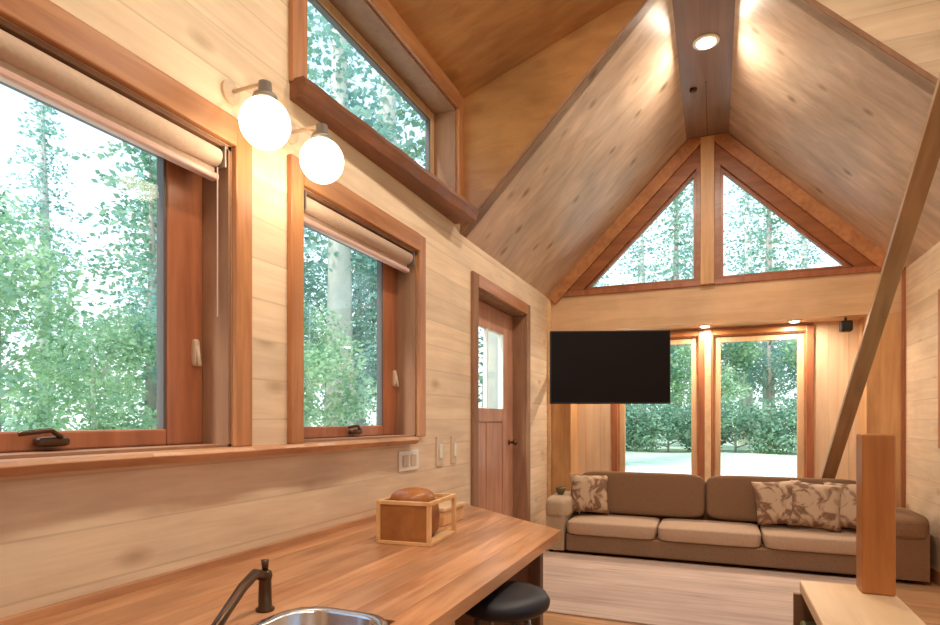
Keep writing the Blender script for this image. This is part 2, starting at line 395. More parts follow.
# bay pilasters, corner beads, baseboards
structure(MB().box(XL, XL+.3, YF, YA, -1.46, 1.13).build('trim_pilaster_left', M['pilaster'], bevel=.006))
structure(MB().box(XR-.34, XR, YF, YA, -1.46, 1.13).build('trim_pilaster_right', M['pilaster'], bevel=.006))
structure(MB().box(XR-.03, XR, YF-.03, YF, -1.36, ZE).build('trim_corner_right', M['cedar_red'], bevel=.004))
structure(MB().box(XL, XL+.045, YF-.035, YF, -1.36, ZE).build('trim_corner_left', M['cap'], bevel=.004))
structure(MB().box(XL, XL+.02, 6.6, YF-.04, -1.46, -1.34).build('baseboard_left', M['cedar_y'], bevel=.003))
structure(MB().box(XR-.02, XR, YB, YF-.04, -1.46, -1.34).build('baseboard_right', M['cedar_y'], bevel=.003))
structure(MB().box(XL+.3, XR-.34, YA-.02, YA, -1.46, -1.34).build('baseboard_far', M['cedar_x'], bevel=.003))

# gable trims: cedar rakes, king post, bottom rail, sashes and panes
def rake(name, x0, z0, x1, z1, w, th, mat, y=YF):
    d = Vector((x1-x0, 0, z1-z0)).normalized(); n = Vector((-d.z, 0, d.x))
    if n.z > 0: n = -n
    p = [Vector((x0, y, z0)), Vector((x1, y, z1)), Vector((x1, y, z1))+n*w, Vector((x0, y, z0))+n*w]
    return structure(MB().prism(p, (0, -th, 0)).build(name, mat, bevel=.005))
rake('trim_rake_left', XL, ZE+.01, XM-.03, ZR-.05, .15, .05, M['cedar_y'])
rake('trim_rake_right', XR, ZE+.01, XM+.03, ZR-.05, .15, .05, M['cedar_y'])
structure(MB().box(XM-.075, XM+.075, YF-.065, YF, ZE, 3.30).build('trim_king_post', M['pilaster'], bevel=.006))
structure(MB().box(XL+.12, XR-.12, YF-.03, YF, ZE-.005, ZE+.055).build('trim_gable_rail', M['cedar_red'], bevel=.004))
def tri_window(name, tri, lab):
    w = thing(name, (sum(p[0] for p in tri)/3, YF+.1, 1.655)); structure(w, lab)
    c = Vector((sum(p[0] for p in tri)/3, 0, sum(p[1] for p in tri)/3)); b = MB()
    P = [Vector((p[0], 0, p[1])) for p in tri]
    # inset triangle
    Q = []
    for k in range(3):
        a, q, r = P[k-1], P[k], P[(k+1) % 3]
        u = (a-q).normalized(); v = (r-q).normalized(); bis = (u+v).normalized(); sn = math.sqrt(max(1e-6, (1-u.dot(v))/2))
        Q.append(q + bis*(.032/sn))
    for k in range(3):
        m = (k+1) % 3; b.prism([P[k]+Vector((0,YF+.06,0)), P[m]+Vector((0,YF+.06,0)), Q[m]+Vector((0,YF+.06,0)), Q[k]+Vector((0,YF+.06,0))], (0, .07, 0))
    b.build('sash', M['cedar_red'], w)
    MB().prism([q+Vector((0,YF+.09,0)) for q in Q], (0, .008, 0)).build('pane', M['glass'], w)
tri_window('window_4', triL, 'left triangular gable window')
tri_window('window_5', triR, 'right triangular gable window')

# side-wall windows: casing on the wall, lined recess, sash, pane
def side_window(name, y0, y1, z0, z1, side, label, rec=.15, cas=.10, fr=.19, sashmat='cedar_red', casemat='cedar', top=True, bottom=False, crank=False, divide=None, frz=.07, inner=True):
    X = XL if side < 0 else XR; s = side
    w = thing(name, (X, (y0+y1)/2, z0)); structure(w, label)
    bx = lambda b, a, c, *r: b.box(min(X+s*a, X+s*c), max(X+s*a, X+s*c), *r)
    k = MB()
    bx(k, -.03, 0, y0-cas, y0, z0, z1+cas*1.25); bx(k, -.03, 0, y1, y1+cas, z0, z1+cas*1.25)
    if bottom: bx(k, -.03, 0, y0-cas, y1+cas, z0-cas, z0)
    k.build('casing', M[casemat], w, bevel=.006)
    if top:
        h = MB(); bx(h, -.035, 0, y0+.001, y1-.001, z1, z1+cas*1.25); h.build('head_casing', M['cedar_y'], w, bevel=.006)
    j = MB()
    bx(j, .0, rec+.06, y0, y0+.018, z0, z1); bx(j, .0, rec+.06, y1-.018, y1, z0, z1); bx(j, .0, rec+.06, y0, y1, z1-.018, z1); bx(j, 0, rec+.06, y0, y1, z0, z0+.012)
    j.build('jamb', M['jamb'], w)
    parts = [(y0+.018, y1-.018)] if not divide else [(y0+.018, divide-.01), (divide+.01, y1-.018)]
    for a, b in parts:
        sh = MB()
        bx(sh, rec, rec+.05, a, a+fr, z0+.012, z1-.018); bx(sh, rec, rec+.05, b-fr, b, z0+.012, z1-.018)
        bx(sh, rec, rec+.05, a+fr, b-fr, z1-.018-frz, z1-.018); bx(sh, rec, rec+.05, a+fr, b-fr, z0+.012, z0+.012+frz)
        so = sh.build('sash', M[sashmat], w, bevel=.008)
        gk = MB(); t = .014
        bx(gk, rec+.005, rec+.045, a+fr, a+fr+t, z0+.012+frz, z1-.018-frz); bx(gk, rec+.005, rec+.045, b-fr-t, b-fr, z0+.012+frz, z1-.018-frz)
        bx(gk, rec+.005, rec+.045, a+fr, b-fr, z1-.018-frz-t, z1-.018-frz)
        gk.build('gasket', M['gasket'], so)
        p = MB(); bx(p, rec+.02, rec+.028, a+fr, b-fr, z0+.012+frz, z1-.018-frz); p.build('pane', M['glass'], so)
        if crank:
            cy = crank; c = MB()
            c.superbox((X+s*(rec-.03), cy, z0+.045), (.05, .11, .035), .5)
            c.tube([(X+s*(rec-.05), cy+.02, z0+.06), (X+s*(rec-.06), cy-.02, z0+.085), (X+s*(rec-.06), cy-.12, z0+.075)], .009, 8)
            c.build('crank_handle', M['bronze'], so, smooth=True)
            c = MB(); c.superbox((X+s*(rec-.01), b-.05, .30), (.03, .03, .12), .5); c.tube([(X+s*(rec-.02), b-.05, .33), (X+s*(rec-.04), b-.055, .24)], .009, 8)
            c.build('latch', M['switch'], so, smooth=True)
    return w
side_window('window_1', .15, 2.03, -.12, 1.22, -1, 'big casement window at the left', crank=1.33)
side_window('window_2', 2.5, 3.8, -.12, 1.22, -1, 'smaller casement window beyond the globe lamps', crank=3.2)
side_window('window_3', 2.53, 4.51, 1.72, 2.60, -1, 'long high clerestory window in the dormer', rec=.19, cas=.12, fr=.07, sashmat='stile', frz=.075)
side_window('window_8', 4.9, 6.26, -.15, 1.02, 1, 'window in the right wall', rec=.1, fr=.08, bottom=True)
side_window('window_9', -1.6, 2.6, -.2, 1.3, 1, 'wide window in the right wall beside the viewer', rec=.1, fr=.08, bottom=True, divide=.5)  # out of view, added to let daylight into the room
side_window('window_10', .2, 4.0, 1.75, 2.55, 1, 'high window in the right dormer', rec=.1, fr=.06, bottom=True, divide=2.1)  # also unseen, added to bring in daylight from above

# tall windows of the bay
for n, (a, b, c, d) in zip(('window_6', 'window_7'), wl):
    w = thing(n, ((a+b)/2, YA, c)); structure(w, 'tall window in the far bay')
    k = MB(); q = .075
    k.box(a-q, a, YA-.03, YA, c, d+q); k.box(b, b+q, YA-.03, YA, c, d+q)
    k.build('casing', M['cedar_red'], w, bevel=.005)
    MB().box(a+.001, b-.001, YA-.035, YA, d, d+q).build('head_casing', M['cedar_x'], w, bevel=.005)
    MB().box(a-q, b+q, YA-.07, YA+.06, c-.03, c).build('sill', M['cap'], w, bevel=.005)
    j = MB(); j.box(a, a+.012, YA, YA+.1, c, d); j.box(b-.012, b, YA, YA+.1, c, d); j.box(a, b, YA, YA+.1, d-.012, d)
    j.build('jamb', M['cedar_x'], w)
    f = .085; s = MB()
    s.box(a+.012, a+f, YA+.05, YA+.10, c, d-.012); s.box(b-f, b-.012, YA+.05, YA+.10, c, d-.012)
    s.box(a+f, b-f, YA+.05, YA+.10, d-f, d-.012); s.box(a+f, b-f, YA+.05, YA+.10, c, c+f)
    so = s.build('sash', M['stile'], w, bevel=.006)
    MB().box(a+f, b-f, YA+.07, YA+.078, c+f, d-f).build('pane', M['glass'], so)
structure(MB().box(XM-.035, XM+.035, YA-.045, YA-.001, -.8, 1.13).build('trim_bay_mullion', M['cap'], bevel=.005))

# entry door in the left wall
d = thing('door_1', (XL, 5.7, -1.46)); structure(d, 'reddish half-glazed entry door in the left wall')
k = MB(); k.box(XL, XL+.03, 4.83, 4.95, -1.46, 1.32); k.box(XL, XL+.03, 6.45, 6.57, -1.46, 1.32)
k.build('casing', M['jamb'], d, bevel=.005)
MB().box(XL, XL+.035, 4.951, 6.449, 1.2, 1.32).build('head_casing', M['cedar_y'], d, bevel=.005)
k = MB(); k.box(XL-.24, XL, 4.95, 4.965, -1.46, 1.2); k.box(XL-.24, XL, 6.435, 6.45, -1.46, 1.2); k.box(XL-.24, XL, 4.95, 6.45, 1.185, 1.2)
k.build('jamb', M['jamb'], d)
x0, x1 = XL-.19, XL-.14; k = MB()
k.box(x0, x1, 4.967, 5.16, -1.45, 1.18); k.box(x0, x1, 6.1, 6.433, -1.45, 1.18); k.box(x0, x1, 5.16, 6.1, .93, 1.18); k.box(x0, x1, 5.16, 6.1, -.02, .12)
k.box(x0, x1, 5.16, 6.1, -1.45, -1.25); k.box(x0+.012, x1-.012, 5.16, 5.62, -1.25, -.02); k.box(x0+.012, x1-.012, 5.64, 6.1, -1.25, -.02); k.box(x0, x1, 5.60, 5.66, -1.25, -.02)
sl = k.build('door_leaf', M['door'], d, bevel=.006)
MB().box(x0+.02, x0+.03, 5.16, 6.1, .12, .93).build('pane', M['glass'], sl)
k = MB(); k.box(x0, x1+.004, 5.16, 5.18, .12, .93); k.box(x0, x1+.004, 6.08, 6.1, .12, .93); k.box(x0+.005, x1-.005, 5.62, 5.635, .12, .93); k.build('glazing_bead', M['white'], sl)
k = MB(); k.lathe((0,0,0), [(.004, 0), (.03, .005), (.03, .012), (.012, .02), (.012, .05), (.03, .06), (.034, .08), (.02, .1), (.003, .102)], 16)
for v in k.v: v.x, v.z = v.z + x1, v.x - .25; v.y += 6.28
k.build('door_knob', M['bronze'], sl, smooth=True)

# ------------------------------------------------------------------ ledges
def live_slab(name, prof, x_back, zt, th, mat, label, cat):
    """prof = [(y, x_front)], a slab with a wandering front edge"""
    b = MB(); n = len(prof)
    vs = []; fs = []
    for y, xf in prof:
        vs += [(x_back, y, zt), (xf-.012, y, zt), (xf, y, zt-th*.35), (xf-.02, y, zt-th), (x_back, y, zt-th)]
    for i in range(n-1):
        for k in range(5):
            m = (k+1) % 5; fs.append((i*5+k, i*5+m, (i+1)*5+m, (i+1)*5+k))
    fs.append((4,3,2,1,0)); e = (n-1)*5; fs.append((e,e+1,e+2,e+3,e+4))
    b.add(vs, fs); o = b.build(name, mat, bevel=.003); base(o, (x_back, prof[0][0], zt-th))
    return tag(o, label, cat)
pr = [(.0 + i*.12, -1.885 + .012*math.sin(i*.9) + .008*math.sin(i*2.3)) for i in range(32)]
pr = [(y, x - (.05 if y > 3.65 else 0)) for y, x in pr if y < 3.8]
live_slab('window_ledge', pr, XL, -.12, .045, M['sill'], 'long live-edge wooden ledge running under the two left casement windows', 'ledge')
pr = [(2.42 + i*.115, -1.90 + .12*i/19 + .005*math.sin(i*1.7)) for i in range(19)]
live_slab('beam_ledge', pr, XL, 1.735, .105, M['ledge'], 'dark reddish rough-edged wooden ledge below the high clerestory window', 'ledge')

# ------------------------------------------------------------------ roller blinds
def blind(y0, y1, label):
    b = thing('roller_blind', (-2.05, (y0+y1)/2, 1.08), label, 'blind', 'roller blinds of the left windows')
    xc, zc = -2.03, 1.155
    MB().tube([(xc, y0, zc), (xc, y1-.012, zc)], .042, 24).build('fabric_roll', M['blind'], b, smooth=True)
    MB().box(xc-.03, xc+.012, y0, y1, 1.055, 1.085).build('bottom_rail', M['blindrail'], b, bevel=.008)
    MB().box(xc-.012, xc-.008, y0+.01, y1-.01, 1.08, 1.15).build('blind_cloth', M['blind'], b)
    for y in (y0-.006, y1+.002):
        MB().box(xc-.045, xc+.045, y-.004, y+.004, 1.11, 1.205).build('bracket', M['gunmetal'], b)
    return b
b1 = blind(.2, 1.98, 'rolled-up beige blind at the top of the big left window')
b2 = blind(2.54, 3.74, 'rolled-up beige blind at the top of the smaller second window')
for b in (b1, b2): del b['group']
MB().tube([(-2.0, 1.95, 1.1), (-2.0, 1.95, .45)], .003, 6).build('pull_cord', M['blindrail'], b1)

# ------------------------------------------------------------------ wall globes
def sconce(y, label):
    t = thing('globe_wall_lamp', (XL, y, 1.46), label, 'wall lamp')
    xg, zg, r = -1.8, 1.285, .108
    k = MB(); k.lathe((0,0,0), [(.052, 0), (.052, .014), (.03, .022)], 24)
    for v in k.v: v.x, v.y, v.z = XL+v.z, y+v.x, 1.46+v.y
    k.build('backplate', M['switch'], t, smooth=False)
    MB().tube([(XL+.02, y, 1.46), (xg-.02, y, 1.46), (xg, y, 1.45), (xg, y, 1.43)], .009, 10).build('arm', M['switch'], t, smooth=True)
    MB().lathe((xg, y, zg+r-.008), [(.055, 0), (.05, .02), (.03, .025), (.028, .075), (.005, .08)], 24).build('lamp_cap', M['gunmetal'], t, smooth=True)
    prof = [(max(.002, r*math.cos(a)), r*math.sin(a)) for a in [(-PI/2+PI*i/24) for i in range(25)]]
    MB().lathe((xg, y, zg), prof, 32).build('glass_globe', M['globe'], t, smooth=True)
    return t
sconce(2.02, 'lit white glass globe lamp nearer the big window')
sconce(2.42, 'lit white glass globe lamp nearer the second window')

# downlights along the ridge: the far one is seen, the nearer ones added for light
def disc_light(x, y, z, r, label, name='ceiling_downlight', cat='ceiling light', group=None):
    t = thing(name, (x, y, z), label, cat, group)
    k = MB(); k.lathe((x, y, z), [(r*.72, -.001), (r*.72, -.014), (r, -.01), (r, 0)], 28); k.build('trim_ring', M['white'], t, smooth=False)
    MB().lathe((x, y, z), [(r*.70, -.006), (r*.70, -.018), (r*.5, -.022)], 28).build('lens', M['lamp'], t)
    return t
disc_light(XM+.01, 5.55, ZS, .11, 'bright round downlight on the dark ridge board')
for y in (3.3, 1.4, -.6):
    disc_light(XM, y, ZS, .11, 'round downlight on the ridge board above the kitchen', group='downlights over the kitchen')
for x, nm in ((-1.05, 'small puck light under the header behind the television'), (-.11, 'small puck light under the header between the two tall windows'), (.83, 'small puck light under the header near the black speaker')):
    disc_light(x, 7.6, 1.13, .07, nm, name='puck_light', cat='puck light')
t = thing('smoke_detector', (-.2, 6.3, ZS), 'tiny brown sensor on the ridge board past the downlight', 'sensor')
MB().lathe((-.2, 6.3, ZS), [(.035, 0), (.035, -.015), (.02, -.03)], 20).build('housing', M['bronze'], t)

# ------------------------------------------------------------------ switches and outlets
def plate(name, y0, y1, z0, z1, label, cat, kind):
    t = thing(name, (XL, (y0+y1)/2, z0), label, cat)
    MB().box(XL, XL+.012, y0, y1, z0, z1).build('cover_plate', M['switch'] if kind != 'o' else M['white'], t, bevel=.004)
    if kind == 'o':
        for k in (.3, .7):
            y = y0+(y1-y0)*k; MB().box(XL+.012, XL+.018, y-.04, y+.04, z0+.03, z1-.03).build('socket', M['switch'], t, bevel=.003)
    else:
        y = (y0+y1)/2; MB().box(XL+.012, XL+.024, y-.02, y+.02, z0+.06, z1-.06).build('rocker', M['white'], t, bevel=.003)
plate('wall_outlet', 3.53, 3.82, -.355, -.215, 'wide cream double outlet plate just below the window ledge end', 'outlet', 'o')
plate('light_switch', 4.12, 4.24, -.36, -.13, 'tall beige switch plate nearer the wide outlet', 'switch', 's')
plate('light_switch', 4.40, 4.50, -.36, -.13, 'tall beige switch plate nearer the door casing', 'switch', 's')

# ------------------------------------------------------------------ kitchen counter
ZC = -.63; TH = .05
ct = thing('kitchen_counter', (-1.4, 1.2, -1.46), 'long reddish wooden counter along the left wall with clipped far end', 'counter')
sx0, sx1, sy0, sy1 = -1.29, -.925, 1.08, 1.62
def live_top():
    # slab around the sink hole: strips across X, split in Y at the hole
    b = MB(); z1, z0 = ZC, ZC-TH
    b.box(XL+.001, sx0, -1.6, sy1, z0, z1); b.box(sx0, sx1, -1.6, sy0, z0, z1); b.box(sx1, -.814, -1.6, sy1, z0, z1)
    b.prism([(XL+.001, sy1, z0), (-.814, sy1, z0), (-.814, 3.32, z0), (-1.04, 3.5, z0), (XL+.001, 4.30, z0)], (0, 0, TH))
    return b
live_top().build('worktop', M['counter'], ct)
# rounded corners of the sink cut-out are hidden under the sink rim
MB().box(XL+.01, -.88, -1.58, 1.95, -1.36, ZC-TH).build('base_cabinet', M['pilaster'], ct, bevel=.004)
for y in (-1.2, -.6, 0, .6, 1.2):
    dr = MB().box(-.88, -.86, y, y+.56, -1.33, ZC-TH-.03).build('cabinet_door', M['cedar'], ct, bevel=.004)
    MB().tube([(-.86, y+.05, -.85), (-.835, y+.05, -.87), (-.835, y+.05, -.97), (-.86, y+.05, -.99)], .006, 8).build('handle', M['bronze'], dr, smooth=True)
MB().box(-.94, -.88, 3.12, 3.18, -1.46, ZC-TH).build('leg', M['darkwood'], ct, bevel=.004)
MB().box(-1.4, -.94, 3.14, 3.16, -1.2, ZC-TH).build('support_panel', M['jamb'], ct, bevel=.003)
MB().bar((XL+.017, -1.6, ZC+.015), (XL+.017, 4.2, ZC+.015), .03, .03).build('back_lip', M['sill'], ct)

# sink
sk = thing('kitchen_sink', ((sx0+sx1)/2, (sy0+sy1)/2, ZC), 'stainless steel sink set into the wooden counter', 'sink')
def rr(cx, cy, hx, hy, r, n=8):
    o = []
    for qx, qy, a0 in ((1,1,0), (-1,1,90), (-1,-1,180), (1,-1,270)):
        for i in range(n+1):
            a = math.radians(a0+90*i/n); o.append((cx+qx*(hx-r)+r*math.cos(a), cy+qy*(hy-r)+r*math.sin(a)))
    return o
cx, cy, hx, hy = (sx0+sx1)/2, (sy0+sy1)/2, (sx1-sx0)/2, (sy1-sy0)/2
rings = [(hx+.018, hy+.018, .13, ZC+.0005), (hx+.012, hy+.012, .125, ZC+.008), (hx-.012, hy-.012, .11, ZC+.008), (hx-.02, hy-.02, .11, ZC), (hx-.03, hy-.03, .1, ZC-.17), (hx-.08, hy-.08, .07, ZC-.19), (.03, .03, .029, ZC-.195)]
vs = []; fs = []
for a, b_, r, z in rings: vs += [(x, y, z) for x, y in rr(cx, cy, a, b_, r)]
n = 36
for i in range(len(rings)-1):
    for k in range(n): fs.append((i*n+k, i*n+(k+1) % n, (i+1)*n+(k+1) % n, (i+1)*n+k))
fs.append(tuple((len(rings)-1)*n+k for k in range(n)))
MB().add(vs, fs).build('basin', M['steel'], sk, smooth=True)
MB().lathe((cx, cy, ZC-.19), [(.028, 0), (.028, .004), (.018, .005)], 20).build('drain', M['bronze'], sk)

# faucet
fc = thing('faucet', (-1.375, 1.543, ZC), 'dark bronze faucet standing at the sink on the counter', 'faucet')
MB().lathe((-1.375, 1.543, ZC), [(.03, 0), (.03, .008), (.022, .014), (.02, .10), (.024, .115), (.02, .13), (.006, .136)], 24).build('body', M['bronze'], fc, smooth=True)
MB().tube([(-1.37, 1.54, ZC+.115), (-1.365, 1.485, ZC+.135), (-1.335, 1.40, ZC+.118), (-1.285, 1.28, ZC+.08), (-1.26, 1.215, ZC+.055), (-1.255, 1.20, ZC+.03)], [.017, .017, .016, .015, .016, .017], 14).build('spout', M['bronze'], fc, smooth=True)
hb = MB(); hb.tube([(-1.375, 1.543, ZC+.13), (-1.38, 1.548, ZC+.168)], [.009, .013], 12); hb.build('lever', M['bronze'], fc, smooth=True)

# wooden crate on the counter with a rounded bread box inside
cr = thing('wooden_crate', (-1.39, 2.66, ZC), 'small open wooden crate holding a brown basket on the counter', 'crate')
def rz(x, y):    # crate is turned a little
    a = math.radians(4); px, py = x+1.39, y-2.66
    return (-1.39+px*math.cos(a)-py*math.sin(a), 2.66+px*math.sin(a)+py*math.cos(a))
x0, x1, y0, y1, z0, z1 = -1.545, -1.245, 2.48, 2.86, ZC, ZC+.20
def rb(b, a, c, d_, e, f, g_):
    n0 = len(b.v); b.box(a, c, d_, e, f, g_)
    for v in b.v[n0:]: v.x, v.y = rz(v.x, v.y)
    return b
rb(MB(), x0, x1, y0, y1, z0, z0+.018).build('bottom_board', M['crate'], cr, bevel=.003)
for (px, py) in ((x0, y0), (x1-.022, y0), (x0, y1-.022), (x1-.022, y1-.022)):
    rb(MB(), px, px+.022, py, py+.022, z0+.018, z1).build('corner_post', M['crate'], cr, bevel=.003)
for (a, c, e, f) in ((x0, x1, y0, y0+.022), (x0, x1, y1-.022, y1), (x0, x0+.022, y0+.022, y1-.022), (x1-.022, x1, y0+.022, y1-.022)):
    rb(MB(), a, c, e, f, z1, z1+.02).build('top_rail', M['crate'], cr, bevel=.003)
rb(MB(), x0+.004, x0+.016, y0+.022, y1-.022, z0+.018, z1).build('back_board', M['crate'], cr)
rb(MB(), x0+.022, x1-.022, y0+.006, y0+.014, z0+.018, z1).build('front_panel', M['crate_in'], cr)
bk = thing('brown_basket', (-1.40, 2.66, ZC+.018), 'rounded dark brown basket inside the open wooden crate', 'basket')
vp = [(.09, 0), (.118, .03), (.125, .10), (.118, .17), (.112, .175), (.105, .17), (.11, .10), (.10, .03), (.003, .02)]
MB().lathe((-1.40, 2.66, ZC+.018), vp, 32).build('bowl', M['crate_in'], bk, smooth=True)
MB().superbox((-1.41, 2.64, ZC+.205), (.22, .25, .13), .8).build('bread_loaf', M['newel'], bk, smooth=True)
bb = thing('wooden_box', (-1.57, 3.15, ZC), 'low pale wooden box on the counter behind the crate', 'box')
MB().box(-1.70, -1.40, 3.0, 3.30, ZC, ZC+.085).build('body', M['crate'], bb, bevel=.006)
MB().box(-1.71, -1.39, 2.99, 3.31, ZC+.087, ZC+.11).build('lid', M['cap'], bb, bevel=.006)
for o_ in (cr, bk, bb): o_.location.x *= 1.05; o_.location.y *= 1.05
# stool tucked under the counter end
st = thing('bar_stool', (-.83, 2.36, -1.46), 'black round bar stool tucked at the counter edge', 'stool')
sx, sy = -.83, 2.36
MB().lathe((sx, sy, -.80), [(.17, 0), (.195, .02), (.2, .045), (.185, .07), (.12, .078), (.002, .08)], 36).build('seat', M['blackpad'], st, smooth=True)
for k in range(4):
    a = PI/4+k*PI/2; MB().tube([(sx+.11*math.cos(a), sy+.11*math.sin(a), -.80), (sx+.2*math.cos(a), sy+.2*math.sin(a), -1.46)], .014, 10).build('leg', M['gunmetal'], st, smooth=True)
MB().tube([(sx+.165*math.cos(2*PI*i/24), sy+.165*math.sin(2*PI*i/24), -1.2) for i in range(25)], .009, 8).build('foot_ring', M['gunmetal'], st, smooth=True)

# ------------------------------------------------------------------ lounge
rg = MB().box(-1.75, 1.25, 4.36, 6.33, -1.459, -1.447).build('area_rug', M['rug'], bevel=.004)
base(rg, (-.25, 5.3, -1.459)); tag(rg, 'pale pinkish striped area rug on the floor before the sofa', 'rug')

sf = thing('sofa', (-.05, 6.7, -1.46), 'long taupe three-seat sofa under the far windows', 'sofa')
yb0, yb1 = 6.3, 7.14
MB().box(-1.5, 1.42, yb0+.03, yb1, -1.42, -1.235).build('base', M['sofa'], sf, bevel=.02, bseg=3)
for a, c in ((-1.5, -.56), (-.55, .42), (.43, 1.42)):
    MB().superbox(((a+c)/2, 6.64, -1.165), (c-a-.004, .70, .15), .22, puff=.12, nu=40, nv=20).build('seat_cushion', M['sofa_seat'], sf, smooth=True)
MB().box(-1.5, 1.42, 7.02, yb1, -1.42, -.68).build('back_frame', M['sofa_back'], sf, bevel=.03, bseg=3)
for a, c in ((-1.46, -.10), (-.09, 1.38)):
    r = Matrix.Rotation(math.radians(-8), 3, 'X')
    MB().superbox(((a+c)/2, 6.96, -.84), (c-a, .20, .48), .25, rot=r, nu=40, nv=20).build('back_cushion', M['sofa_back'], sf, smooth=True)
for a, c in ((-1.74, -1.5), (1.42, 1.76)):
    b = MB(); b.box(a+.02, c-.02, yb0+.02, yb1, -1.42, -1.0); b.superbox(((a+c)/2, (yb0+yb1)/2-.01, -.97), (c-a+.02, yb1-yb0, .24), .45, nu=36)
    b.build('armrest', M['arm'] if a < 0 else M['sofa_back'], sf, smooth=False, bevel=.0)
for a in (-1.68, 1.6):
    for y in (6.4, 7.05):
        MB().tube([(a, y, -1.46), (a, y, -1.42)], [.022, .03], 10).build('foot', M['black'], sf)

def pil(x, y, z, w, rx, ry, rzz, label):
    r = Euler((math.radians(rx), math.radians(ry), math.radians(rzz))).to_matrix()
    o = MB().pillow((x, y, z), w, w, .15, r).build('throw_pillow', M['pillow'], smooth=True, weld=True); base(o, (x, y, z-w/2)); tag(o, label, 'pillow')
pil(-1.33, 6.76, -.84, .45, -16, 3, 22, 'patterned beige throw pillow alone at the sofa left end')
pil(.60, 6.72, -.835, .46, -20, -5, 4, 'leftmost of the three patterned throw pillows at the sofa right end')
pil(.91, 6.66, -.84, .46, -16, 4, -6, 'middle one of the three patterned throw pillows at the sofa right end')
pil(1.20, 6.68, -.83, .46, -16, -2, -22, 'rightmost of the three patterned throw pillows at the sofa right end')
ob = thing('small_bowl', (-1.63, 6.62, -.855), 'small dark olive bowl on the left sofa armrest', 'bowl')
MB().lathe((-1.63, 6.62, -.848), [(.03, 0), (.05, .03), (.06, .07), (.05, .085), (.04, .08), (.003, .02)], 24).build('body', M['olive'], ob, smooth=True)

# television on a swing arm
tv = thing('television', (-1.10, 6.70, .17), 'black wall-mounted flat television at the left of the bay', 'television')
rot = Matrix.Rotation(math.radians(19), 3, 'Z'); P0 = Vector((-1.09, 6.70, .59))
def tvbox(*a):
    b = MB().box(*a)
    for i, v in enumerate(b.v): b.v[i] = P0 + rot @ v
    return b
tvbox(-.665, .665, -.02, .03, -.41, .41).build('casing', M['black'], tv, bevel=.006)
tvbox(-.65, .65, -.024, -.019, -.39, .395).build('screen', M['screen'], tv)
tvbox(-.2, .2, .03, .07, -.2, .2).build('mount_plate', M['black'], tv, bevel=.004)
q = P0 + rot @ Vector((0, .07, 0))
MB().bar(q, (-1.45, 7.1, .59), .05, .08).build('arm', M['black'], tv); MB().bar((-1.45, 7.1, .59), (-1.83, YF-.01, .59), .05, .08).build('arm', M['black'], tv)
MB().box(-1.9, -1.76, YF-.02, YF, .45, .73).build('wall_bracket', M['black'], tv, bevel=.003)

# speaker under the header
sp = thing('speaker', (1.33, 7.6, 1.13), 'small black speaker hanging under the header at the right', 'speaker')
MB().superbox((1.33, 7.58, 1.03), (.12, .13, .12), .3).build('housing', M['black'], sp, smooth=True)
MB().tube([(1.33, 7.6, 1.13), (1.33, 7.6, 1.07)], .012, 10).build('bracket', M['black'], sp)

# diagonal brace rail
o = MB().bar((1.088, 7.82, -1.06), (1.319, 3.28, 2.80), .05, .125, up=(1, 0, 0)).build('diagonal_rail', M['rail'], bevel=.006)
base(o, (1.088, 7.82, -1.06)); tag(o, 'long diagonal wooden rail slanting up from behind the sofa to the right roof', 'rail')

# low bookcase with pale cap, newel post, green box
pc = thing('low_bookcase', (.4, 1.7, -1.46), 'low open bookcase with pale wooden cap in the right foreground', 'bookcase')
bx0, bx1, by0, by1 = .247, .505, 1.0, 2.29
MB().box(.268, .528, .98, 2.31, -.59, -.55).build('cap_board', M['cap'], pc, bevel=.006)
MB().box(bx1-.02, bx1, by0, by1, -1.44, -.59).build('back_panel', M['pilaster'], pc)
for y in (by0, 1.42, 1.85, by1-.02): MB().box(bx0, bx1-.02, y, y+.02, -1.44, -.59).build('side_panel', M['darkwood'], pc)
for z in (-1.46, -1.16, -.87): MB().box(bx0, bx1-.02, by0, by1, z, z+.018).build('shelf', M['darkwood'], pc)
o = MB().box(.262, .47, 1.88, 2.25, -.852, -.668).build('storage_box', M['green'], bevel=.01); base(o, (.38, 2.05, -.852)); tag(o, 'olive green storage box inside the low bookcase', 'box')
np_ = thing('newel_post', (.475, 2.245, -.55), 'short square reddish cedar post standing on the pale bookcase cap', 'post')
MB().box(.43, .52, 2.2, 2.29, -.55, -.045).build('shaft', M['newel'], np_, bevel=.006)

